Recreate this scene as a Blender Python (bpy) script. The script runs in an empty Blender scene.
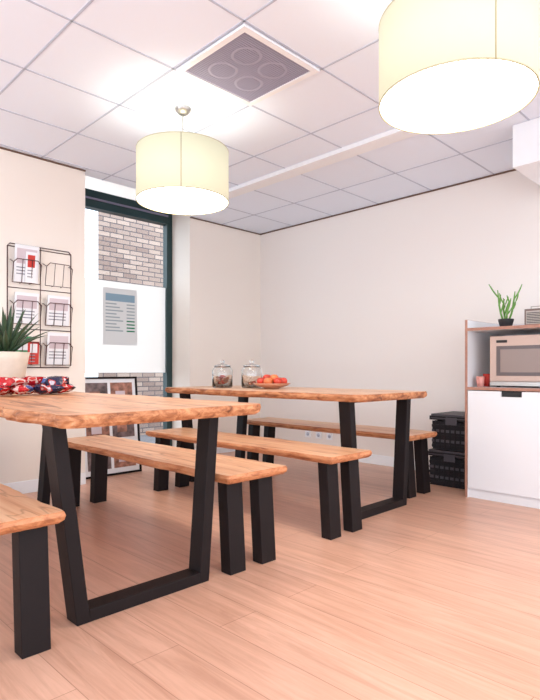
import bpy, math, random
from mathutils import Vector, Matrix
random.seed(4)
S = bpy.context.scene
COL = S.collection

# ------------------------------------------------------------------ materials
def srgb(r, g, b):
    def f(c):
        c /= 255.0
        return c / 12.92 if c <= 0.04045 else ((c + 0.055) / 1.055) ** 2.4
    return (f(r), f(g), f(b), 1.0)

def mat(name, col, rough=0.5, metal=0.0, emit=None, estr=0.0, trans=0.0, spec=0.5, bump=0.0, bscale=40, var=0.0, alpha=1.0):
    m = bpy.data.materials.new(name)
    m.use_nodes = True
    nt = m.node_tree
    b = nt.nodes['Principled BSDF']
    b.inputs['Base Color'].default_value = col
    b.inputs['Roughness'].default_value = rough
    b.inputs['Metallic'].default_value = metal
    b.inputs['Transmission Weight'].default_value = trans
    b.inputs['Specular IOR Level'].default_value = spec
    b.inputs['Alpha'].default_value = alpha
    if emit:
        b.inputs['Emission Color'].default_value = emit
        b.inputs['Emission Strength'].default_value = estr
    if bump or var:
        tc = nt.nodes.new('ShaderNodeTexCoord')
        n = nt.nodes.new('ShaderNodeTexNoise')
        n.inputs['Scale'].default_value = bscale
        n.inputs['Detail'].default_value = 4
        nt.links.new(tc.outputs['Object'], n.inputs['Vector'])
        if bump:
            bp = nt.nodes.new('ShaderNodeBump')
            bp.inputs['Strength'].default_value = bump
            bp.inputs['Distance'].default_value = 0.01
            nt.links.new(n.outputs['Fac'], bp.inputs['Height'])
            nt.links.new(bp.outputs['Normal'], b.inputs['Normal'])
        if var:
            r = nt.nodes.new('ShaderNodeValToRGB')
            r.color_ramp.elements[0].position = 0.3
            r.color_ramp.elements[1].position = 0.7
            r.color_ramp.elements[0].color = tuple(c * (1 - var) for c in col[:3]) + (1,)
            r.color_ramp.elements[1].color = tuple(min(1, c * (1 + var)) for c in col[:3]) + (1,)
            nt.links.new(n.outputs['Fac'], r.inputs['Fac'])
            nt.links.new(r.outputs['Color'], b.inputs['Base Color'])
    return m

def packet(name, cols, scale=22):
    m = mat(name, cols[0], 0.25)
    nt = m.node_tree
    b = nt.nodes['Principled BSDF']
    tc = nt.nodes.new('ShaderNodeTexCoord')
    n = nt.nodes.new('ShaderNodeTexNoise'); n.inputs['Scale'].default_value = scale; n.inputs['Detail'].default_value = 1
    r = nt.nodes.new('ShaderNodeValToRGB'); r.color_ramp.interpolation = 'CONSTANT'
    e = r.color_ramp.elements
    e[0].position = 0.0; e[0].color = cols[0]
    e[1].position = 0.54; e[1].color = cols[1]
    k = e.new(0.62); k.color = cols[2]
    nt.links.new(tc.outputs['Object'], n.inputs['Vector']); nt.links.new(n.outputs['Fac'], r.inputs['Fac'])
    nt.links.new(r.outputs['Color'], b.inputs['Base Color'])
    n2 = nt.nodes.new('ShaderNodeTexNoise'); n2.inputs['Scale'].default_value = 60
    nt.links.new(tc.outputs['Object'], n2.inputs['Vector'])
    bp = nt.nodes.new('ShaderNodeBump'); bp.inputs['Strength'].default_value = 0.7; bp.inputs['Distance'].default_value = 0.01
    nt.links.new(n2.outputs['Fac'], bp.inputs['Height']); nt.links.new(bp.outputs['Normal'], b.inputs['Normal'])
    return m

def paper_translucent(name, col):
    m = bpy.data.materials.new(name)
    m.use_nodes = True
    nt = m.node_tree; L = nt.links.new
    nt.nodes.remove(nt.nodes['Principled BSDF'])
    out = nt.nodes['Material Output']
    d = nt.nodes.new('ShaderNodeBsdfDiffuse'); d.inputs['Color'].default_value = col
    t = nt.nodes.new('ShaderNodeBsdfTranslucent'); t.inputs['Color'].default_value = col
    mx = nt.nodes.new('ShaderNodeMixShader'); mx.inputs['Fac'].default_value = 0.5
    L(d.outputs[0], mx.inputs[1]); L(t.outputs[0], mx.inputs[2]); L(mx.outputs[0], out.inputs['Surface'])
    return m

def wood(name, c_dark, c_mid, c_light, rough=0.4, sc=(9, 0.7, 9), cracks=0.0):
    m = bpy.data.materials.new(name)
    m.use_nodes = True
    nt = m.node_tree
    L = nt.links.new
    b = nt.nodes['Principled BSDF']
    b.inputs['Roughness'].default_value = rough
    tc = nt.nodes.new('ShaderNodeTexCoord')
    mp = nt.nodes.new('ShaderNodeMapping')
    mp.inputs['Scale'].default_value = sc
    L(tc.outputs['Object'], mp.inputs['Vector'])
    n = nt.nodes.new('ShaderNodeTexNoise')
    n.inputs['Scale'].default_value = 1.6
    n.inputs['Detail'].default_value = 8
    n.inputs['Roughness'].default_value = 0.65
    n.inputs['Distortion'].default_value = 0.6
    L(mp.outputs['Vector'], n.inputs['Vector'])
    r = nt.nodes.new('ShaderNodeValToRGB')
    e = r.color_ramp.elements
    e[0].position = 0.32; e[0].color = c_dark
    e[1].position = 0.70; e[1].color = c_light
    k = e.new(0.47); k.color = c_mid
    L(n.outputs['Fac'], r.inputs['Fac'])
    col = r.outputs['Color']
    if cracks:
        mp3 = nt.nodes.new('ShaderNodeMapping'); mp3.inputs['Scale'].default_value = (5.0, 0.55, 5.0)
        L(tc.outputs['Object'], mp3.inputs['Vector'])
        n3 = nt.nodes.new('ShaderNodeTexNoise'); n3.inputs['Scale'].default_value = 1.3; n3.inputs['Detail'].default_value = 3
        n3.inputs['Distortion'].default_value = 1.2
        L(mp3.outputs['Vector'], n3.inputs['Vector'])
        r3 = nt.nodes.new('ShaderNodeValToRGB')
        q = r3.color_ramp.elements
        q[0].position = 0.482; q[0].color = (1, 1, 1, 1)
        q[1].position = 0.518; q[1].color = (1, 1, 1, 1)
        d = q.new(0.5); d.color = (0.40, 0.28, 0.20, 1)
        L(n3.outputs['Fac'], r3.inputs['Fac'])
        mx = nt.nodes.new('ShaderNodeMix'); mx.data_type = 'RGBA'; mx.blend_type = 'MULTIPLY'
        mx.inputs['Factor'].default_value = cracks
        L(col, mx.inputs[6]); L(r3.outputs['Color'], mx.inputs[7])
        col = mx.outputs[2]
    L(col, b.inputs['Base Color'])
    bp = nt.nodes.new('ShaderNodeBump')
    bp.inputs['Strength'].default_value = 0.15
    bp.inputs['Distance'].default_value = 0.004
    L(n.outputs['Fac'], bp.inputs['Height'])
    L(bp.outputs['Normal'], b.inputs['Normal'])
    return m

def floor_mat():
    m = bpy.data.materials.new('laminate_floor')
    m.use_nodes = True
    nt = m.node_tree; L = nt.links.new
    b = nt.nodes['Principled BSDF']
    tc = nt.nodes.new('ShaderNodeTexCoord')
    mp = nt.nodes.new('ShaderNodeMapping')
    mp.inputs['Rotation'].default_value = (0, 0, math.radians(90))
    L(tc.outputs['Object'], mp.inputs['Vector'])
    br = nt.nodes.new('ShaderNodeTexBrick')
    br.offset = 0.37
    br.inputs['Scale'].default_value = 1.0
    br.inputs['Brick Width'].default_value = 1.6
    br.inputs['Row Height'].default_value = 0.19
    br.inputs['Mortar Size'].default_value = 0.0014
    br.inputs['Mortar Smooth'].default_value = 0.2
    br.inputs['Color1'].default_value = srgb(219, 174, 151)
    br.inputs['Color2'].default_value = srgb(210, 164, 141)
    br.inputs['Mortar'].default_value = srgb(172, 126, 104)
    L(mp.outputs['Vector'], br.inputs['Vector'])
    mp2 = nt.nodes.new('ShaderNodeMapping')
    mp2.inputs['Scale'].default_value = (13, 0.9, 1)
    L(tc.outputs['Object'], mp2.inputs['Vector'])
    n = nt.nodes.new('ShaderNodeTexNoise')
    n.inputs['Scale'].default_value = 1.5
    n.inputs['Detail'].default_value = 9
    n.inputs['Roughness'].default_value = 0.65
    n.inputs['Distortion'].default_value = 1.2
    L(mp2.outputs['Vector'], n.inputs['Vector'])
    r = nt.nodes.new('ShaderNodeValToRGB')
    r.color_ramp.elements[0].position = 0.3; r.color_ramp.elements[0].color = (0.78, 0.71, 0.66, 1)
    r.color_ramp.elements[1].position = 0.62; r.color_ramp.elements[1].color = (1.05, 1.04, 1.03, 1)
    L(n.outputs['Fac'], r.inputs['Fac'])
    mx = nt.nodes.new('ShaderNodeMix'); mx.data_type = 'RGBA'; mx.blend_type = 'MULTIPLY'
    mx.inputs['Factor'].default_value = 1.0
    L(br.outputs['Color'], mx.inputs[6]); L(r.outputs['Color'], mx.inputs[7])
    L(mx.outputs[2], b.inputs['Base Color'])
    b.inputs['Roughness'].default_value = 0.33
    bp = nt.nodes.new('ShaderNodeBump'); bp.inputs['Strength'].default_value = 0.10; bp.inputs['Distance'].default_value = 0.003
    L(n.outputs['Fac'], bp.inputs['Height']); L(bp.outputs['Normal'], b.inputs['Normal'])
    return m

def brick_mat():
    m = bpy.data.materials.new('pale_brick')
    m.use_nodes = True
    nt = m.node_tree; L = nt.links.new
    b = nt.nodes['Principled BSDF']
    b.inputs['Roughness'].default_value = 0.9
    tc = nt.nodes.new('ShaderNodeTexCoord')
    sp = nt.nodes.new('ShaderNodeSeparateXYZ'); cb = nt.nodes.new('ShaderNodeCombineXYZ')
    ad = nt.nodes.new('ShaderNodeMath'); ad.operation = 'ADD'
    L(tc.outputs['Object'], sp.inputs['Vector'])
    L(sp.outputs['X'], ad.inputs[0]); L(sp.outputs['Y'], ad.inputs[1])
    L(ad.outputs[0], cb.inputs['X']); L(sp.outputs['Z'], cb.inputs['Y'])
    br = nt.nodes.new('ShaderNodeTexBrick')
    br.inputs['Scale'].default_value = 1.0
    br.inputs['Brick Width'].default_value = 0.24
    br.inputs['Row Height'].default_value = 0.078
    br.inputs['Mortar Size'].default_value = 0.008
    br.inputs['Color1'].default_value = srgb(184, 160, 146)
    br.inputs['Color2'].default_value = srgb(138, 114, 104)
    br.inputs['Mortar'].default_value = srgb(78, 70, 74)
    L(cb.outputs[0], br.inputs['Vector'])
    L(br.outputs['Color'], b.inputs['Base Color'])
    return m

def glass_mat(name, tint=(1, 1, 1, 1), gloss=0.06, diffuse=None, dfac=0.0):
    m = bpy.data.materials.new(name)
    m.use_nodes = True
    nt = m.node_tree; L = nt.links.new
    nt.nodes.remove(nt.nodes['Principled BSDF'])
    out = nt.nodes['Material Output']
    t = nt.nodes.new('ShaderNodeBsdfTransparent'); t.inputs['Color'].default_value = tint
    g = nt.nodes.new('ShaderNodeBsdfGlossy'); g.inputs['Roughness'].default_value = 0.03
    mx = nt.nodes.new('ShaderNodeMixShader'); mx.inputs['Fac'].default_value = gloss
    L(t.outputs[0], mx.inputs[1]); L(g.outputs[0], mx.inputs[2])
    last = mx
    if diffuse:
        d = nt.nodes.new('ShaderNodeBsdfTranslucent'); d.inputs['Color'].default_value = diffuse
        d2 = nt.nodes.new('ShaderNodeBsdfDiffuse'); d2.inputs['Color'].default_value = diffuse
        m2 = nt.nodes.new('ShaderNodeMixShader'); m2.inputs['Fac'].default_value = 0.25
        L(d.outputs[0], m2.inputs[1]); L(d2.outputs[0], m2.inputs[2])
        m3 = nt.nodes.new('ShaderNodeMixShader'); m3.inputs['Fac'].default_value = dfac
        L(mx.outputs[0], m3.inputs[1]); L(m2.outputs[0], m3.inputs[2])
        last = m3
    L(last.outputs[0], out.inputs['Surface'])
    return m

M = {}
M['wall'] = mat('wall_paint_cream', srgb(240, 229, 219), 0.85, bump=0.05, bscale=180)
M['wallB'] = mat('wall_paint_greige', srgb(240, 232, 227), 0.85, bump=0.05, bscale=180)
M['tile'] = mat('ceiling_tile', srgb(234, 242, 255), 0.9, bump=0.08, bscale=300)
M['tbar'] = mat('ceiling_tbar', srgb(186, 194, 212), 0.6)
M['white'] = mat('white_paint', srgb(240, 242, 246), 0.5)
M['gap'] = mat('painted_shadow_gap', srgb(110, 84, 72), 0.8)  # shade of the wall-top gap, painted as a brown strip colour
M['vent'] = mat('vent_grille', srgb(162, 160, 180), 0.6)
M['ventd'] = mat('vent_dark', srgb(126, 122, 144), 0.7)
M['floor'] = floor_mat()
M['brick'] = brick_mat()
M['frame'] = mat('window_frame_green', srgb(30, 56, 58), 0.4)
M['glass'] = glass_mat('window_glass', (0.97, 0.99, 1, 1), 0.05)
M['frost'] = glass_mat('frosted_film', (1, 0.98, 0.96, 1), 0.03, (0.97, 0.92, 0.88, 1), 0.80)
M['black'] = mat('black_steel', srgb(26, 19, 20), 0.55, spec=0.2, bump=0.05, bscale=90)
M['wire'] = mat('dark_wire', srgb(74, 40, 40), 0.45)
M['wt'] = wood('oak_table', srgb(168, 100, 60), srgb(216, 156, 112), srgb(234, 188, 150), 0.36, cracks=0.95)
M['wt2'] = wood('oak_table_pale', srgb(190, 128, 90), srgb(226, 180, 144), srgb(238, 206, 178), 0.36, cracks=0.95)
M['we'] = wood('live_edge_bark', srgb(92, 48, 28), srgb(166, 102, 62), srgb(216, 156, 112), 0.6, (12, 4, 24))
M['wb'] = wood('oak_bench', srgb(180, 114, 76), srgb(220, 166, 126), srgb(236, 196, 160), 0.38, (14, 0.8, 14), cracks=0.6)
M['wbe'] = wood('oak_bench_edge', srgb(132, 72, 42), srgb(184, 116, 74), srgb(216, 154, 112), 0.5, (10, 4, 24))
M['cab'] = mat('cabinet_white', srgb(226, 225, 228), 0.35)
M['cabe'] = mat('plywood_edge', srgb(162, 116, 98), 0.5, var=0.12, bscale=30)
M['dark'] = mat('dark_parts_and_hole_shade', srgb(30, 27, 30), 0.6)  # dark parts, plus painted shade behind the handle cut-outs
M['steel'] = mat('microwave_champagne', srgb(186, 160, 148), 0.35, 0.25)
M['mwglass'] = mat('microwave_window', srgb(84, 66, 64), 0.15)
M['mwin'] = mat('microwave_inner', srgb(136, 116, 108), 0.2)
M['crate'] = mat('black_crate', srgb(28, 26, 30), 0.5, spec=0.3)
M['crate2'] = mat('black_crate_light', srgb(66, 62, 69), 0.5)
M['paper'] = mat('paper_white', srgb(232, 232, 236), 0.7)
M['paper2'] = mat('paper_pink', srgb(206, 190, 196), 0.7)
M['pgreen'] = mat('paper_green', srgb(50, 130, 80), 0.7)
M['pred'] = mat('paper_red', srgb(196, 56, 48), 0.7)
M['pblue'] = mat('print_blue', srgb(120, 150, 176), 0.7)
M['ptext'] = mat('print_text', srgb(140, 142, 152), 0.7)
M['nw'] = paper_translucent('notice_paper', srgb(216, 214, 214))
M['nb'] = paper_translucent('notice_print_blue', srgb(138, 160, 176))
M['nt'] = paper_translucent('notice_print_text', srgb(158, 166, 170))
M['ng'] = paper_translucent('notice_print_green', srgb(40, 120, 84))
M['photo'] = mat('print_photo', srgb(110, 92, 92), 0.6, var=0.7, bscale=14)
M['photo2'] = mat('print_photo_warm', srgb(150, 104, 88), 0.6, var=0.7, bscale=18)
M['pot'] = mat('pot_stoneware', srgb(218, 202, 186), 0.6, var=0.05, bscale=20)
M['soil'] = mat('soil', srgb(60, 42, 34), 0.9, bump=0.5)
M['leaf'] = mat('succulent_leaf', srgb(58, 80, 54), 0.45, var=0.3, bscale=12)
M['cact'] = mat('pencil_cactus', srgb(96, 146, 58), 0.5, var=0.15, bscale=30)
M['red'] = packet('packet_red', [srgb(190, 26, 36), srgb(232, 196, 190), srgb(200, 60, 50)])
M['navy'] = packet('packet_navy', [srgb(36, 34, 66), srgb(190, 60, 56), srgb(214, 204, 212)])
M['yellow'] = packet('packet_mixed', [srgb(70, 90, 150), srgb(236, 226, 220), srgb(190, 50, 40)])
M['jar'] = mat('jar_glass', (0.97, 0.99, 1, 1), 0.02, trans=1.0)
M['cookie'] = mat('cookies', srgb(170, 110, 84), 0.8, var=0.35, bscale=40)
M['apple'] = mat('apple_red', srgb(200, 64, 44), 0.35, var=0.3, bscale=14)
M['orange'] = mat('apple_orange', srgb(222, 120, 70), 0.4, var=0.2, bscale=14)
M['bowl'] = mat('bowl_ceramic', srgb(200, 140, 110), 0.4)
M['cup'] = mat('cup_pink', srgb(208, 140, 130), 0.4)
M['radio'] = mat('radio_taupe', srgb(110, 88, 82), 0.4)
M['radiog'] = mat('radio_grille', srgb(176, 164, 156), 0.5, 0.3)
M['shade'] = mat('lamp_shade_fabric', srgb(196, 194, 164), 0.8, emit=(1.0, 0.95, 0.74, 1), estr=0.34)
M['diff'] = mat('lamp_diffuser', (0.9, 0.9, 0.88, 1), 0.6, emit=(1.0, 0.87, 0.73, 1), estr=15.0)
M['trimc'] = mat('lamp_trim_cream', srgb(206, 196, 160), 0.6)
M['brown'] = mat('lamp_seam_brown', srgb(170, 150, 110), 0.6)
M['chrome'] = mat('brushed_metal', srgb(180, 176, 172), 0.3, 0.9)
M['pave'] = mat('outside_paving', srgb(120, 118, 122), 0.9, var=0.1, bscale=3)

# ------------------------------------------------------------------ mesh builder
class MB:
    def __init__(s):
        s.v = []; s.f = []; s.m = []; s.mats = []; s.sm = []
    def mi(s, k):
        if k not in s.mats: s.mats.append(k)
        return s.mats.index(k)
    def add(s, vs, fs, k, smooth=False):
        o = len(s.v); i = s.mi(k)
        s.v += [tuple(p) for p in vs]
        for f in fs:
            s.f.append([a + o for a in f]); s.m.append(i); s.sm.append(smooth)
    def box(s, x0, x1, y0, y1, z0, z1, k, mtx=None):
        vs = [Vector(p) for p in ((x0,y0,z0),(x1,y0,z0),(x1,y1,z0),(x0,y1,z0),(x0,y0,z1),(x1,y0,z1),(x1,y1,z1),(x0,y1,z1))]
        if mtx: vs = [mtx @ v for v in vs]
        s.add(vs, [(0,3,2,1),(4,5,6,7),(0,1,5,4),(1,2,6,5),(2,3,7,6),(3,0,4,7)], k)
    def hexa(s, b, t, k):
        s.add(list(b) + list(t), [(0,3,2,1),(4,5,6,7),(0,1,5,4),(1,2,6,5),(2,3,7,6),(3,0,4,7)], k)
    def lathe(s, cx, cy, prof, k, seg=32, smooth=True, cap=False):
        vs = []; fs = []
        for r, z in prof:
            for i in range(seg):
                a = 2 * math.pi * i / seg
                vs.append((cx + r * math.cos(a), cy + r * math.sin(a), z))
        for j in range(len(prof) - 1):
            for i in range(seg):
                n = (i + 1) % seg
                fs.append((j*seg+i, j*seg+n, (j+1)*seg+n, (j+1)*seg+i))
        if cap:
            fs.append(tuple(reversed(range(seg))))
            fs.append(tuple(range((len(prof)-1)*seg, len(prof)*seg)))
        s.add(vs, fs, k, smooth)
    def tube(s, pts, r, k, seg=8):
        pts = [Vector(p) for p in pts]
        rs = r if isinstance(r, (list, tuple)) else [r] * len(pts)
        vs = []; fs = []
        for i, p in enumerate(pts):
            if i == 0: d = pts[1] - p
            elif i == len(pts) - 1: d = p - pts[i-1]
            else: d = (pts[i+1] - p).normalized() + (p - pts[i-1]).normalized()
            d.normalize()
            ref = Vector((0.13, 0.27, 1)) if abs(d.z) < 0.85 else Vector((1, 0.2, 0))
            a = d.cross(ref).normalized(); b = d.cross(a)
            for j in range(seg):
                t = 2 * math.pi * j / seg
                vs.append(p + (a * math.cos(t) + b * math.sin(t)) * rs[i])
        for i in range(len(pts) - 1):
            for j in range(seg):
                n = (j + 1) % seg
                fs.append((i*seg+j, i*seg+n, (i+1)*seg+n, (i+1)*seg+j))
        fs.append(tuple(reversed(range(seg)))); fs.append(tuple(range((len(pts)-1)*seg, len(pts)*seg)))
        s.add(vs, fs, k, True)
    def ball(s, c, r, k, seg=16, rings=10, sc=(1,1,1), dim=0.0):
        vs = []; fs = []
        for j in range(rings + 1):
            th = math.pi * j / rings
            for i in range(seg):
                a = 2 * math.pi * i / seg
                rr = math.sin(th); z = math.cos(th)
                if dim: z -= dim * math.exp(-(rr / 0.35) ** 2) * (1 if z > 0 else -1)
                vs.append((c[0] + r*sc[0]*rr*math.cos(a), c[1] + r*sc[1]*rr*math.sin(a), c[2] + r*sc[2]*z))
        for j in range(rings):
            for i in range(seg):
                n = (i + 1) % seg
                fs.append((j*seg+i, (j+1)*seg+i, (j+1)*seg+n, j*seg+n))
        s.add(vs, fs, k, True)
    def pillow(s, mtx, w, l, h, k, seed=0):
        rnd = random.Random(seed); n = 8; vs = []; fs = []
        for side in (1, -1):
            for i in range(n + 1):
                for j in range(n + 1):
                    u = 2*i/n - 1; v = 2*j/n - 1
                    hh = h * (1 - abs(u)**2.5) * (1 - abs(v)**2.5) ** 0.8
                    vs.append(mtx @ Vector((u*w*0.5*(1 - 0.08*(1-abs(v))), v*l*0.5, side*hh*0.5 + rnd.uniform(-1,1)*h*0.06)))
        N = (n+1)**2
        for i in range(n):
            for j in range(n):
                a = i*(n+1)+j; b = a+1; c = a+n+2; d = a+n+1
                fs.append((a, d, c, b)); fs.append((N+a, N+b, N+c, N+d))
        s.add(vs, fs, k, True)
    def obj(s, name, bevel=0.0, loc=None, parent=None):
        me = bpy.data.meshes.new(name)
        c = Vector((0, 0, 0)) if loc is None else Vector(loc)
        me.from_pydata([tuple(Vector(p) - c) for p in s.v], [], s.f)
        for k in s.mats: me.materials.append(M[k])
        me.polygons.foreach_set('material_index', s.m)
        me.polygons.foreach_set('use_smooth', s.sm)
        me.update()
        ob = bpy.data.objects.new(name, me)
        ob.location = c
        COL.objects.link(ob)
        if bevel:
            b = ob.modifiers.new('bevel', 'BEVEL'); b.width = bevel; b.segments = 2
            b.limit_method = 'ANGLE'; b.angle_limit = math.radians(50)
        if parent: ob.parent = parent
        return ob

def slab(mb, x0, x1, y0, y1, z0, z1, ktop, kedge, seed=0, wob=0.02, rad=0.05):
    rnd = random.Random(seed)
    ph = [rnd.uniform(0, 6.28) for _ in range(8)]
    def w(t, o):
        return wob * (0.5*math.sin(2.3*t+ph[o]) + 0.35*math.sin(6.1*t+ph[o+1]) + 0.25*math.sin(15*t+ph[o+2]) + 0.14*math.sin(37*t+ph[o+3]))
    pts = []
    N = 70
    def arc(cx, cy, a0):
        return [(cx + rad*math.cos(a0 + math.pi/2*i/6), cy + rad*math.sin(a0 + math.pi/2*i/6)) for i in range(7)]
    pts += arc(x1-rad, y0+rad, -math.pi/2)
    pts += [(x1, y0+rad+(y1-y0-2*rad)*i/N) for i in range(1, N)]
    pts += arc(x1-rad, y1-rad, 0)
    pts += arc(x0+rad, y1-rad, math.pi/2)
    pts += [(x0, y1-rad-(y1-y0-2*rad)*i/N) for i in range(1, N)]
    pts += arc(x0+rad, y0+rad, math.pi)
    cx = (x0+x1)/2; cy = (y0+y1)/2
    P = []
    for x, y in pts:
        fx = (x - cx) / ((x1-x0)/2)
        x += w(y, 0 if fx > 0 else 4) * fx * 1.0
        P.append((x, y))
    n = len(P)
    th = z1 - z0
    rings = [(0.016, z0), (0.005, z0+th*0.25), (0.0, z0+th*0.6), (0.004, z1-0.004), (0.008, z1)]
    vs = []
    for ins, z in rings:
        for i, (x, y) in enumerate(P):
            j = ins + (wob*0.12*math.sin(i*1.7+z*90) if kedge and 0 < ins < 0.01 else 0)
            dx = cx - x; dy = cy - y
            vs.append((x + math.copysign(min(abs(dx), j), dx), y + math.copysign(min(abs(dy), j), dy), z))
    fs = []
    for r in range(len(rings)-1):
        for i in range(n):
            m = (i+1) % n
            fs.append((r*n+i, r*n+m, (r+1)*n+m, (r+1)*n+i))
    mb.add(vs, fs, kedge)
    o = len(rings)-1
    mb.add(vs[o*n:], [tuple(range(n))], ktop)
    mb.add(vs[:n], [tuple(reversed(range(n)))], ktop)

# ------------------------------------------------------------------ room shell
H = 2.70
XB = 4.77     # right wall plane
YA = 4.94     # window wall plane (right of window)
YL = 4.43     # left wall plane
XW0, XW1, YW = 2.18, 3.67, 5.28
XS, YS = -2.6, -2.6

b = MB(); b.box(XS, XB+0.15, YS, 5.4, -0.1, 0, 'floor'); b.obj('floor')
b = MB(); b.box(XS, XW0, YL, 5.4, 0, 3.15, 'wall'); b.obj('wall_left')
b = MB(); b.box(XW1, XB, YA, 5.4, 0, 3.15, 'wall'); b.obj('wall_back')
b = MB(); b.box(XB, XB+0.15, YS, 5.4, 0, 3.15, 'wallB'); b.obj('wall_right')

c = MB()
c.box(XS, XB, YS, YL, H, 3.1, 'tile')
c.box(XW0, XB, YL, 4.55, H, 3.1, 'tile')
c.box(XW1, XB, 4.55, YA, H, 3.1, 'tile')
c.box(XS, XB+0.15, YS, 5.4, 3.1, 3.2, 'white')
# T-bars
zb = H - 0.003
hw = 0.006
def tb(x0, x1, y0, y1): c.box(x0, x1, y0, y1, zb, H+0.01, 'tbar')
gx = [1.8 + 0.6*i for i in range(-7, 3)]
for x in gx: tb(x-hw, x+hw, YS, YL if x < XW0 else 4.55)
gy = [1.98 + 0.6*i for i in range(-7, 5)]
for y in gy:
    tb(XS, 3.36, y-hw, y+hw)
    tb(3.5, XB, y-hw, y+hw)
tb(4.13-hw, 4.13+hw, YS, YA)
c.obj('ceiling')
b = MB(); b.box(3.36, 3.50, YS, 4.55, H-0.035, H-0.0005, 'white'); b.obj('trim_1', 0.003)
b = MB()  # dark strips stand in for the shadow line under the ceiling
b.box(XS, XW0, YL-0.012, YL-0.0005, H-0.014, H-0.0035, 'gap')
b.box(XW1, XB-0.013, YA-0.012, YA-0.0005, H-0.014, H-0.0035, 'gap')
b.obj('shadow_gap_strip_1')
b = MB(); b.box(XB-0.012, XB-0.0005, 1.5, YA-0.0005, H-0.014, H-0.0035, 'gap'); b.obj('shadow_gap_strip_2')  # same painted shadow line along the right wall
b = MB(); b.box(3.9, XB-0.001, YS, 1.49, 2.40, H-0.004, 'white'); b.obj('ceiling_soffit')
b = MB(); b.box(XS, XW0, YL-0.014, YL-0.0005, 0.0, 0.10, 'white'); b.obj('baseboard_left', 0.003)
b = MB(); b.box(XW1, XB-0.016, YA-0.014, YA-0.0005, 0.0, 0.10, 'white'); b.obj('baseboard_back', 0.003)
b = MB(); b.box(XB-0.014, XB-0.0005, YS, YA-0.001, 0.0, 0.10, 'white'); b.obj('baseboard_right', 0.003)

# vent
b = MB()
x0, x1, y0, y1 = 1.81, 2.39, 1.99, 2.57
zt = H - 0.004
for (a0, a1, b0, b1) in ((x0, x1, y0, y0+0.035), (x0, x1, y1-0.035, y1), (x0, x0+0.035, y0+0.035, y1-0.035), (x1-0.035, x1, y0+0.035, y1-0.035)):
    b.box(a0, a1, b0, b1, zt-0.014, zt, 'white')
b.box(x0+0.035, x1-0.035, y0+0.035, y1-0.035, zt-0.004, zt, 'ventd')
for i in range(34):
    y = y0 + 0.038 + i * 0.0149
    b.box(x0+0.035, x1-0.035, y, y+0.009, zt-0.009, zt-0.004, 'vent')
for (ux, uy) in ((2.0, 2.18), (2.2, 2.18), (2.0, 2.38), (2.2, 2.38)):
    b.lathe(ux, uy, [(0.07, zt-0.0095), (0.08, zt-0.0105), (0.085, zt-0.009)], 'vent', 24)
b.obj('ceiling_vent')

# window
b = MB()
fy0, fy1 = YW, YW+0.08
b.box(XW0+0.001, XW0+0.07, fy0, fy1, 0.0, 3.09, 'frame')
b.box(XW1-0.075, XW1-0.001, fy0, fy1, 0.0, 3.09, 'frame')
b.box(XW0+0.07, XW1-0.075, fy0, fy1, 0.0, 0.09, 'frame')
b.box(XW0+0.07, XW1-0.075, fy0-0.02, fy1, 2.66, 2.84, 'frame')
b.box(XW0+0.07, XW1-0.075, fy0-0.03, fy0-0.02, 2.74, 2.76, 'ventd')
b.box(XW0+0.07, XW1-0.075, fy0, fy1, 3.05, 3.09, 'frame')
b.box(XW0+0.07, XW1-0.075, fy0+0.035, fy0+0.042, 0.09, 2.66, 'glass')
b.box(XW0+0.07, XW1-0.075, fy0+0.035, fy0+0.042, 2.84, 3.05, 'frost')
b.box(XW0+0.071, XW1-0.076, fy0+0.03, fy0+0.034, 0.95, 1.93, 'frost')
b.obj('window_1')
# notice on the glass
b = MB()
yy = fy0 + 0.027
def sheet(xa, xb_, za, zb_, k, off=0.0):
    b.add([(xa,yy-off,za),(xb_,yy-off,za),(xb_,yy-off,zb_),(xa,yy-off,zb_)], [(0,1,2,3)], k)
# white sheet pieces laid around the printed areas (single translucent thickness)
xs0, xs1 = 2.81, 3.22
sheet(xs0, xs1, 1.80, 1.86, 'nw'); sheet(xs0, xs0+0.03, 1.72, 1.80, 'nw'); sheet(xs0+0.03, xs1-0.03, 1.72, 1.80, 'nb'); sheet(xs1-0.03, xs1, 1.72, 1.80, 'nw')
z = 1.72
for i in range(9):
    sheet(xs0, xs1, z-0.022, z, 'nw')
    wline = 0.16 + 0.05*((i*7) % 3)
    sheet(xs0, xs0+0.03, z-0.036, z-0.022, 'nw')
    sheet(xs0+0.03, xs0+0.03+wline*0.8, z-0.036, z-0.022, 'nt')
    gx0 = xs1-0.13
    sheet(xs0+0.03+wline*0.8, gx0, z-0.036, z-0.022, 'nw')
    sheet(gx0, xs1-0.03, z-0.036, z-0.022, 'ng' if 5 <= i <= 8 else 'nt')
    sheet(xs1-0.03, xs1, z-0.036, z-0.022, 'nw')
    z -= 0.036
sheet(xs0, xs1, 1.25, z, 'nw')
b.obj('window_notice')

# outside
b = MB(); b.box(-6, 14, 5.4, 22, -0.3, -0.12, 'pave'); b.obj('outside_paving')
b = MB()
b.hexa([(4.15,8,-0.12),(12,8,-0.12),(12,9,-0.12),(5.6,9,-0.12)], [(4.15,8,7),(12,8,7),(12,9,7),(5.6,9,7)], 'brick')
b.obj('brick_building')

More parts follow.
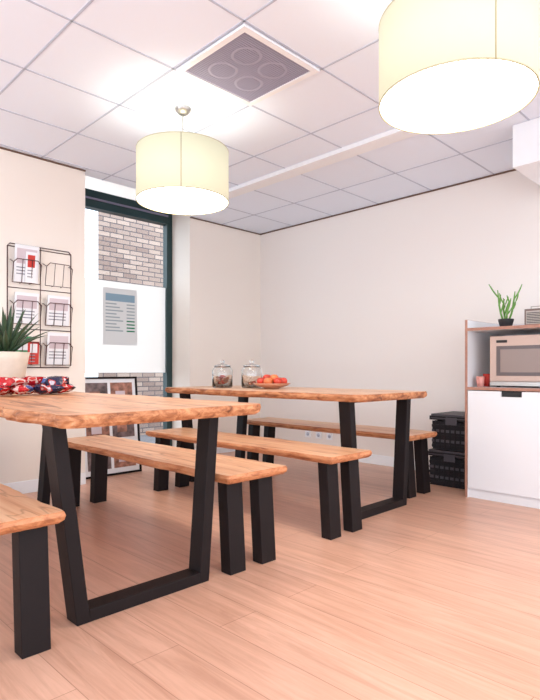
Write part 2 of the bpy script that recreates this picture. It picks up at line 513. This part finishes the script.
# ------------------------------------------------------------------ furniture
def table(x0, x1, y0, y1, ft, fb, yf, yb, ktop, seed):
    zt, z1 = 0.780, 0.827
    b = MB()
    slab(b, x0, x1, y0, y1, zt, z1, ktop, 'we', seed, 0.032, 0.06)
    t = 0.055
    for yc in (yf, yb):
        ya, yb_ = yc-0.045, yc+0.045
        def prism(q):  # q: 4 (x,z) ccw
            b.hexa([(q[0][0],ya,q[0][1]),(q[1][0],ya,q[1][1]),(q[1][0],yb_,q[1][1]),(q[0][0],yb_,q[0][1])],
                   [(q[3][0],ya,q[3][1]),(q[2][0],ya,q[2][1]),(q[2][0],yb_,q[2][1]),(q[3][0],yb_,q[3][1])], 'black')
        prism([(fb[0],0),(fb[0]+t,0),(ft[0]+t,zt),(ft[0],zt)])
        prism([(fb[1]-t,0),(fb[1],0),(ft[1],zt),(ft[1]-t,zt)])
        b.box(fb[0]+t-0.004, fb[1]-t+0.004, ya+0.0005, yb_-0.0005, 0.0, 0.05, 'black')
        b.box(ft[0]+t-0.006, ft[1]-t+0.006, ya+0.0005, yb_-0.0005, zt-0.012, zt, 'black')
    return b.obj('live_edge_dining_table', 0.003)

table(0.80, 1.74, 1.76, 4.07, (0.845, 1.645), (0.945, 1.585), 2.03, 3.80, 'wt', 3)
table(2.72, 3.60, 1.95, 4.07, (2.80, 3.55), (2.87, 3.49), 2.13, 3.88, 'wt2', 8)

def bench(x0, x1, y0, y1, seed, top=0.485):
    b = MB()
    slab(b, x0, x1, y0, y1, top-0.042, top, 'wb', 'wbe', seed, 0.012, 0.012)
    zt = top - 0.042
    w = 0.10
    for (ya, yb_, sh) in ((y0+0.07, y0+0.14, -0.03), (y1-0.14, y1-0.07, 0.03)):
        for xa in (x0+0.045, x1-0.045-w):
            b.hexa([(xa,ya+sh,0),(xa+w,ya+sh,0),(xa+w,yb_+sh,0),(xa,yb_+sh,0)],
                   [(xa,ya,zt),(xa+w,ya,zt),(xa+w,yb_,zt),(xa,yb_,zt)], 'black')
    return b.obj('wooden_bench', 0.003)

bench(1.65, 2.05, 1.92, 3.84, 11)
bench(2.41, 2.81, 1.92, 3.84, 12)
bench(3.63, 4.04, 2.13, 4.05, 13)
bench(0.43, 0.85, 1.85, 3.80, 14)

# ------------------------------------------------------------------ pendant lamps
def pendant(cx, cy, R=0.30):
    zb, zt = 2.084, 2.418
    b = MB()
    b.lathe(cx, cy, [(R-0.004, zb), (R, zb), (R, zt), (R-0.004, zt), (R-0.004, zb)], 'shade', 64)
    b.lathe(cx, cy, [(R-0.005, zb+0.010), (0.0005, zb+0.010)], 'diff', 64)
    b.lathe(cx, cy, [(R-0.005, zb+0.016), (0.0005, zb+0.016)], 'white', 64)  # unseen baffle disc, added to stop the diffuser lighting the ceiling
    for z in (zb, zt-0.005):
        b.lathe(cx, cy, [(R+0.001, z), (R+0.001, z+0.005), (R-0.005, z+0.005), (R-0.005, z), (R+0.001, z)], 'trimc', 64)
    sa = math.radians(232)
    b.tube([(cx+R*math.cos(sa), cy+R*math.sin(sa), zb), (cx+R*math.cos(sa), cy+R*math.sin(sa), zt)], 0.0022, 'brown', 6)
    for k in range(3):
        a = k * 2.094 + 0.4
        b.tube([(cx, cy, zt-0.03), (cx+(R-0.004)*math.cos(a), cy+(R-0.004)*math.sin(a), zt-0.008)], 0.003, 'chrome', 6)
    b.lathe(cx, cy, [(0.0005, zt-0.10), (0.022, zt-0.10), (0.022, zt-0.02), (0.006, zt), (0.0005, zt)], 'chrome', 16)
    b.tube([(cx, cy, zt-0.02), (cx, cy, H-0.03)], 0.003, 'chrome', 6)
    b.lathe(cx, cy, [(0.0005, H-0.040), (0.03, H-0.038), (0.050, H-0.018), (0.054, H-0.0005)], 'chrome', 24)
    ob = b.obj('pendant_lamp', loc=(cx, cy, zb))
    l = bpy.data.lights.new('bulb', 'POINT')
    l.energy = 6; l.color = (1.0, 0.94, 0.84); l.shadow_soft_size = 0.09
    lo = bpy.data.objects.new('bulb', l); lo.location = (0, 0, 0.115); lo.parent = ob
    COL.objects.link(lo)
    return ob
pendant(2.12, 2.93)
pendant(2.12, 1.04, 0.31)
pendant(2.12, -0.95)  # unseen lamp added behind the camera for extra warm light
pendant(0.2, -0.95)  # second added lamp out of view, also for warm light

# ------------------------------------------------------------------ cabinet
b = MB()
fx, bx, ya, yb_ = 4.03, 4.735, 0.55, 1.90
t = 0.02
b.box(fx, bx, yb_-t, yb_, 0.0, 1.365, 'cab')
b.box(fx, bx, ya, ya+t, 0.0, 1.365, 'cab')
b.box(bx-t, bx, ya+t, yb_-t, 0.0, 1.365, 'cab')
b.box(fx, bx-t, ya+t, yb_-t, 1.28, 1.302, 'cab')
b.box(fx, bx-t, ya+t, yb_-t, 0.828, 0.85, 'cab')
b.box(fx+0.03, bx-t, ya+t, yb_-t, 0.07, 0.09, 'cab')
b.box(fx+0.02, fx+0.036, ya+t, yb_-t, 0.0, 0.07, 'cab')
e = 0.0015
b.box(fx-e, fx, yb_-t, yb_, 0.0, 1.365, 'cabe')
b.box(fx-e, fx, ya, ya+t, 0.0, 1.365, 'cabe')
b.box(fx-e, fx, ya+t, yb_-t, 1.28, 1.302, 'cabe')
b.box(fx-e, fx, ya+t, yb_-t, 0.828, 0.85, 'cabe')
b.box(fx, bx, yb_-t, yb_, 1.365, 1.3665, 'cabe')
b.box(bx-t, bx, ya, yb_-t, 1.365, 1.3665, 'cabe')
def door(y0, y1):
    z0, z1 = 0.075, 0.822
    g = (y0 + y1) / 2
    b.box(fx-0.002, fx+0.016, y0, y1, z0, z1-0.04, 'cab')
    b.box(fx-0.002, fx+0.016, y0, g-0.075, z1-0.04, z1, 'cab')
    b.box(fx-0.002, fx+0.016, g+0.075, y1, z1-0.04, z1, 'cab')
    b.box(fx+0.017, fx+0.03, g-0.09, g+0.09, z1-0.06, z1+0.004, 'dark')  # dark panel paints the shade inside the handle cut-out
door(1.225, yb_-t-0.004)
door(ya+t+0.004, 1.217)
b.obj('microwave_cabinet')

# microwave
b = MB()
mx0, mx1, my0, my1, mz0, mz1 = 4.12, 4.56, 1.20, 1.745, 0.862, 1.235
b.box(mx0+0.02, mx1, my0, my1, mz0, mz1, 'steel')
b.box(mx0, mx0+0.019, my0, my1, mz0+0.035, mz1, 'steel')
b.box(mx0, mx0+0.019, my0, my1, mz0, mz0+0.03, 'chrome')
b.box(mx0-0.003, mx0, my0+0.14, my1-0.05, mz0+0.075, mz1-0.075, 'mwglass')
b.box(mx0-0.005, mx0-0.003, my0+0.17, my1-0.08, mz0+0.10, mz1-0.10, 'mwin')
b.box(mx0-0.003, mx0, my0+0.015, my0+0.11, mz0+0.22, mz1-0.06, 'dark')
b.box(mx0-0.004, mx0, my1-0.13, my1-0.05, mz1-0.05, mz1-0.03, 'dark')
b.tube([(mx0-0.025, my0+0.128, mz0+0.06), (mx0-0.025, my0+0.128, mz1-0.05)], 0.008, 'chrome', 10)
for z in (mz0+0.08, mz1-0.07):
    b.tube([(mx0-0.025, my0+0.128, z), (mx0+0.002, my0+0.128, z)], 0.006, 'chrome', 8)
for (x, y) in ((4.17, 1.25), (4.17, 1.70), (4.5, 1.25), (4.5, 1.70)):
    b.lathe(x, y, [(0.015, 0.8505), (0.015, 0.8625)], 'dark', 12, cap=True)
b.obj('microwave_oven', 0.002)

def cup(x, y, z, r, h, k):
    b = MB()
    b.lathe(x, y, [(0.0005, z+0.0005), (r*0.75, z+0.0005), (r, z+h), (r-0.004, z+h), (r*0.72, z+0.008), (0.0005, z+0.008)], k, 20)
    a = []
    for i in range(9):
        t = -1.3 + 2.6*i/8
        a.append((x - r*0.85 - 0.022*math.cos(t), y + 0.0, z + h*0.5 + h*0.32*math.sin(t)))
    b.tube(a, 0.004, k, 6)
    b.obj('coffee_cup')
cup(4.12, 1.82, 0.85, 0.032, 0.08, 'cup')
cup(4.22, 1.81, 0.85, 0.030, 0.10, 'pred')

# pencil cactus
b = MB()
cx, cy, cz = 4.16, 1.64, 1.302
b.lathe(cx, cy, [(0.0005, cz+0.0005), (0.042, cz+0.0005), (0.055, cz+0.05), (0.056, cz+0.062), (0.050, cz+0.062), (0.046, cz+0.05), (0.0005, cz+0.05)], 'dark', 24)
b.lathe(cx, cy, [(0.0475, cz+0.052), (0.0005, cz+0.054)], 'soil', 20)
rnd = random.Random(5)
def branch(p, d, l, r, depth):
    pts = [p]
    for i in range(4):
        d = (d + Vector((rnd.uniform(-.15,.15), rnd.uniform(-.15,.15), 0.14))).normalized()
        pts.append(pts[-1] + d * l/4)
    b.tube(pts, [r, r, r*0.95, r*0.9, r*0.45], 'cact', 8)
    if depth > 0:
        for q in (1, 2, 3):
            a = rnd.uniform(0, 6.28)
            branch(pts[q], (d*0.6 + Vector((math.cos(a), math.sin(a), 0.35))*0.75).normalized(), l*rnd.uniform(.4,.6), r*0.8, depth-1)
for a in range(4):
    an = a * 1.571 + 0.6
    branch(Vector((cx+0.02*math.cos(an), cy+0.02*math.sin(an), cz+0.05)), Vector((0.45*math.cos(an), 0.45*math.sin(an), 1)).normalized(), rnd.uniform(.16,.24), 0.007, 1)
b.obj('potted_pencil_cactus')

# radio
b = MB()
rx, ry0, ry1, rz = 4.20, 1.30, 1.52, 1.3025
b.box(rx, rx+0.10, ry0, ry1, rz+0.006, rz+0.13, 'radio')
b.box(rx-0.003, rx, ry0+0.10, ry1-0.012, rz+0.018, rz+0.115, 'radiog')
for i in range(7):
    b.box(rx-0.005, rx-0.003, ry0+0.105, ry1-0.017, rz+0.025+i*0.012, rz+0.030+i*0.012, 'dark')
b.tube([(rx+0.001, ry0+0.05, rz+0.05), (rx-0.016, ry0+0.05, rz+0.05)], 0.022, 'radiog', 20)
b.box(rx-0.003, rx, ry0+0.015, ry0+0.09, rz+0.085, rz+0.115, 'dark')
b.tube([(rx+0.05, ry0+0.03, rz+0.129), (rx+0.05, ry0+0.03, rz+0.15), (rx+0.05, ry1-0.03, rz+0.15), (rx+0.05, ry1-0.03, rz+0.129)], 0.004, 'radiog', 8)
for y in (ry0+0.03, ry1-0.03): b.box(rx+0.02, rx+0.08, y-0.01, y+0.01, rz, rz+0.006, 'dark')
b.obj('tabletop_radio', 0.004)

# crates
for i in range(2):
    z = 0.0 + i * 0.306
    b = MB()
    s_ = 0.012 * i
    x0, x1, y0, y1 = 4.26 + s_, 4.70 - s_, 1.94, 2.335 - s_*1.5
    hh = 0.30
    b.box(x0+0.01, x1-0.01, y0+0.01, y1-0.01, z+0.0005, z+0.012, 'crate')
    for (a0, a1, c0, c1) in ((x0+.012, x0+.022, y0+.012, y1-.012), (x1-.022, x1-.012, y0+.012, y1-.012), (x0+.022, x1-.022, y0+.012, y0+.022), (x0+.022, x1-.022, y1-.022, y1-.012)):
        b.box(a0, a1, c0, c1, z+0.012, z+hh-0.06, 'crate')
    for k in range(5):
        zz = z + 0.02 + k*0.042
        b.box(x0+0.004, x1-0.004, y0+0.004, y1-0.004, zz, zz+0.022, 'crate2' if k % 2 else 'crate')
    for k in range(8):
        yy2 = y0 + 0.02 + k*0.045
        b.box(x0, x0+0.004, yy2, yy2+0.012, z+0.012, z+hh-0.06, 'crate')
    for k in range(9):
        xx = x0 + 0.02 + k*0.043
        b.box(xx, xx+0.012, y1-0.004, y1, z+0.012, z+hh-0.06, 'crate')
    b.box(x0-0.010, x1+0.006, y0-0.006, y1+0.010, z+hh-0.050, z+hh-0.016, 'crate')
    b.box(x0-0.011, x0-0.010, y0, y1, z+hh-0.038, z+hh-0.030, 'crate2')
    b.box(x0+0.0, x1-0.006, y0+0.006, y1, z+hh-0.016, z+hh, 'crate2')
    b.box(x0-0.016, x0-0.010, (y0+y1)/2-0.05, (y0+y1)/2+0.05, z+hh-0.085, z+hh-0.025, 'crate2')
    b.obj('storage_crate', 0.002)

# ------------------------------------------------------------------ wire magazine rack
b = MB()
x0, x1, z0, z1, yw = 1.54, 2.05, 1.0, 1.97, YL-0.0045
r = 0.0045
def rect(xa, xb_, za, zb_, y, rr):
    q = 0.02
    b.tube([(xa+q,y,za),(xb_-q,y,za),(xb_,y,za+q),(xb_,y,zb_-q),(xb_-q,y,zb_),(xa+q,y,zb_),(xa,y,zb_-q),(xa,y,za+q),(xa+q,y,za)], rr, 'wire')
rect(x0, x1, z0, z1, yw, r)
xm = (x0+x1)/2
b.tube([(xm,yw,z0),(xm,yw,z1)], r*0.7, 'wire', 6)
for row in range(3):
    zb_ = z0 + 0.02 + row*0.322
    b.tube([(x0,yw,zb_+0.285),(x1,yw,zb_+0.285)], r*0.8, 'wire', 6)
    for ci in range(2):
        xa = x0+0.02 + ci*(x1-x0)/2; xb_ = xa + (x1-x0)/2 - 0.04
        yo = yw - 0.075
        q = 0.03
        b.tube([(xa,yw,zb_+0.18),(xa,yo,zb_+0.15),(xa+q,yo,zb_+0.18),(xb_-q,yo,zb_+0.18),(xb_,yo,zb_+0.15),(xb_,yw,zb_+0.18)], r*0.8, 'wire', 6)
        b.tube([(xa,yo,zb_+0.15),(xa,yw-0.045,zb_),(xb_,yw-0.045,zb_),(xb_,yo,zb_+0.15)], r*0.8, 'wire', 6)
        for fr in (0.33, 0.67):
            xx = xa + (xb_-xa)*fr
            b.tube([(xx,yw,zb_),(xx,yw-0.045,zb_),(xx,yo,zb_+0.18)], r*0.6, 'wire', 6)
def leaflet(row, ci, h, k, k2=None, wfr=0.86, dx=0.0, dy=0.0):
    zb_ = z0 + 0.026 + row*0.322
    w = ((x1-x0)/2 - 0.04) * wfr
    xc = x0 + 0.02 + ci*(x1-x0)/2 + ((x1-x0)/2-0.04)/2 + dx
    m = Matrix.Translation((xc, yw-0.034+dy, zb_)) @ Matrix.Rotation(math.radians(6), 4, 'X')
    b.box(-w/2, w/2, -0.004, 0.004, 0, h, k, m)
    if k2:
        b.box(-w/2+0.015, w/2-0.015, -0.0055, -0.004, h*0.5, h*0.9, k2, m)
        for i in range(3):
            b.box(-w/2+0.015, w/2-0.03, -0.0055, -0.004, h*0.38-i*0.025, h*0.38-i*0.025+0.008, 'ptext', m)
leaflet(2, 0, 0.29, 'paper', 'paper2')
leaflet(2, 0, 0.24, 'paper', 'pred', 0.4, 0.03, -0.012)
leaflet(1, 0, 0.24, 'paper', 'paper2')
leaflet(1, 1, 0.24, 'paper', 'paper2')
leaflet(0, 0, 0.22, 'pgreen', 'paper', 0.6, -0.03)
leaflet(0, 0, 0.18, 'pred', 'paper', 0.4, 0.05, -0.01)
leaflet(0, 1, 0.26, 'paper', 'paper2')
b.obj('wire_magazine_rack')

# framed photo board on the floor in the window bay
b = MB()
m = Matrix.Translation((2.24, 4.60, 0.0)) @ Matrix.Rotation(math.radians(-6), 4, 'X')
W_, H_ = 0.60, 0.92
b.box(0, W_, 0, 0.012, 0.006, H_, 'paper', m)
for (a0, a1, c0, c1) in ((0, W_, 0, 0.02), (0, W_, H_-0.02, H_), (0, 0.02, 0.02, H_-0.02), (W_-0.02, W_, 0.02, H_-0.02)):
    b.box(a0, a1, -0.008, 0.016, c0+0.001, c1, 'black', m)
k = 0
for r_ in range(3):
    for c_ in range(2):
        xa = 0.055 + c_*0.26; za = 0.065 + r_*0.28
        b.box(xa, xa+0.23, -0.002, 0, za, za+0.24, ('photo', 'photo2')[(k + r_) % 2], m)
        b.box(xa+0.05, xa+0.15, -0.003, -0.002, za+0.05, za+0.16, ('photo2', 'paper2')[(k + r_) % 2], m)
        k += 1
b.tube([m @ Vector((0.3, 0.014, 0.7)), (2.54, 4.90, 0.008)], 0.008, 'black', 8)
b.obj('framed_photo_board')

# wall sockets
b = MB()
for y in (4.14, 3.98, 3.82):
    b.box(XB-0.012, XB-0.0005, y-0.04, y+0.04, 0.20, 0.28, 'white')
    b.tube([(XB-0.0125, y, 0.24), (XB-0.011, y, 0.24)], 0.022, 'tbar', 16)
b.obj('wall_socket')

# ------------------------------------------------------------------ table items
TZ = 0.8275
# succulent
b = MB()
cx, cy = 1.30, 3.76
b.lathe(cx, cy, [(0.0005, TZ), (0.085, TZ), (0.10, TZ+0.03), (0.136, TZ+0.22), (0.145, TZ+0.27), (0.132, TZ+0.27), (0.124, TZ+0.24), (0.0005, TZ+0.24)], 'pot', 40)
b.lathe(cx, cy, [(0.127, TZ+0.245), (0.0005, TZ+0.252)], 'soil', 24)
rnd = random.Random(8)
NL = 34
for i in range(NL):
    a = i * 2.4; tilt = 0.15 + 1.45 * (i / NL)
    L_ = 0.35 - 0.04*(i/NL) + rnd.uniform(-.02,.02)
    d = Vector((math.cos(a), math.sin(a), 0)); side = Vector((-math.sin(a), math.cos(a), 0))
    p = Vector((cx, cy, TZ+0.245)) + d*0.02
    vs = []; fs = []; n = 8; ang = tilt*0.6
    for s_ in range(n+1):
        u = s_/n
        wd = 0.018*(1-u**2.2)*(0.75+0.5*math.sin(u*2.5)) + 0.0006
        up = Vector((0,0,1))*math.cos(ang) + d*math.sin(ang)
        nrm = Vector((0,0,1))*math.sin(ang) - d*math.cos(ang)
        vs += [p - side*wd + nrm*wd*0.35, p - nrm*wd*0.35, p + side*wd + nrm*wd*0.35, p + nrm*wd*0.12]
        p = p + up * L_/n
        ang += tilt*0.05
    for s_ in range(n):
        for q in range(4):
            q2 = (q+1) % 4
            fs.append((s_*4+q, s_*4+q2, (s_+1)*4+q2, (s_+1)*4+q))
    b.add(vs, fs, 'leaf', True)
b.obj('potted_succulent')

# snack packets
b = MB()
rnd = random.Random(2)
items = [(1.12,3.32,'red'),(1.20,3.40,'red'),(1.28,3.36,'yellow'),(1.40,3.44,'red'),(1.47,3.50,'navy'),(1.50,3.38,'red'),(1.56,3.46,'navy'),(1.36,3.34,'navy'),(1.22,3.30,'red'),(1.43,3.34,'navy'),(1.04,3.26,'yellow')]
for i, (x, y, k_) in enumerate(items):
    mm = Matrix.Translation((x, y, TZ+0.035)) @ Matrix.Rotation(rnd.uniform(0,3), 4, 'Z') @ Matrix.Rotation(rnd.uniform(-.25,.25), 4, 'X')
    b.pillow(mm, 0.10, 0.13, 0.055, k_, i)
for i, (x, y, k_) in enumerate([(1.44,3.44,'yellow'),(1.51,3.44,'navy'),(1.20,3.35,'red'),(1.46,3.38,'navy'),(1.12,3.32,'red'),(1.32,3.40,'red')]):
    mm = Matrix.Translation((x, y, TZ+0.082)) @ Matrix.Rotation(rnd.uniform(0,3), 4, 'Z') @ Matrix.Rotation(rnd.uniform(-.6,.6), 4, 'Y')
    b.pillow(mm, 0.10, 0.13, 0.055, k_, i+20)
b.obj('snack_packet_pile')

def jar(x, y, fill):
    b = MB()
    r, h = 0.088, 0.18
    z = TZ
    b.lathe(x, y, [(0.0005,z),(r-0.01,z),(r,z+0.012),(r,z+h-0.03),(r-0.012,z+h-0.008),(r-0.02,z+h),(r-0.024,z+h),(r-0.016,z+h-0.01),(r-0.005,z+h-0.032),(r-0.005,z+0.014),(0.0005,z+0.009)], 'jar', 32)
    zl = z+h+0.0005
    b.lathe(x, y, [(0.0005,zl),(r-0.018,zl),(r-0.012,zl+0.008),(0.03,zl+0.022),(0.010,zl+0.028),(0.020,zl+0.04),(0.018,zl+0.052),(0.0005,zl+0.058)], 'jar', 32)
    rnd = random.Random(int(x*1000))
    for i in range(fill):
        a = rnd.uniform(0,6.28); rr = rnd.uniform(0,r-0.035)
        b.ball((x+rr*math.cos(a), y+rr*math.sin(a), z+0.026+rnd.uniform(0,0.004)+0.016*(i//6)), 0.020, 'cookie' if i % 3 else 'apple', 10, 6, (1.1,1,0.6))
    b.obj('glass_cookie_jar')
jar(3.02, 3.60, 30)
jar(3.16, 3.38, 6)

b = MB()
cx, cy = 3.12, 3.10
b.lathe(cx, cy, [(0.0005,TZ),(0.06,TZ),(0.065,TZ+0.008),(0.12,TZ+0.024),(0.155,TZ+0.045),(0.15,TZ+0.047),(0.115,TZ+0.030),(0.0005,TZ+0.014)], 'bowl', 40)
for i in range(7):
    a = i*0.8976
    b.ball((cx+0.09*math.cos(a), cy+0.09*math.sin(a), TZ+0.062), 0.037, ('apple','orange','apple')[i%3], 16, 10, (1,1,0.9), 0.15)
for i in range(3):
    a = i*2.09+0.3
    b.ball((cx+0.038*math.cos(a), cy+0.038*math.sin(a), TZ+0.086), 0.037, ('apple','apple','orange')[i], 16, 10, (1,1,0.9), 0.15)
b.obj('fruit_bowl')

# ------------------------------------------------------------------ world / camera
w = bpy.data.worlds.new('World'); S.world = w; w.use_nodes = True
bg = w.node_tree.nodes['Background']
bg.inputs['Color'].default_value = (0.82, 0.91, 1.0, 1)
bg.inputs['Strength'].default_value = 3.2

S.view_settings.view_transform = 'Standard'
S.view_settings.exposure = 0.14
cam = bpy.data.cameras.new('camera')
cam.sensor_fit = 'VERTICAL'; cam.sensor_height = 36; cam.lens = 543/700*36
cam.shift_y = 20/700
cam.clip_start = 0.02
co = bpy.data.objects.new('camera', cam)
co.location = (0, 0, 0.98); co.rotation_euler = (math.radians(90), 0, math.radians(-45))
COL.objects.link(co); S.camera = co
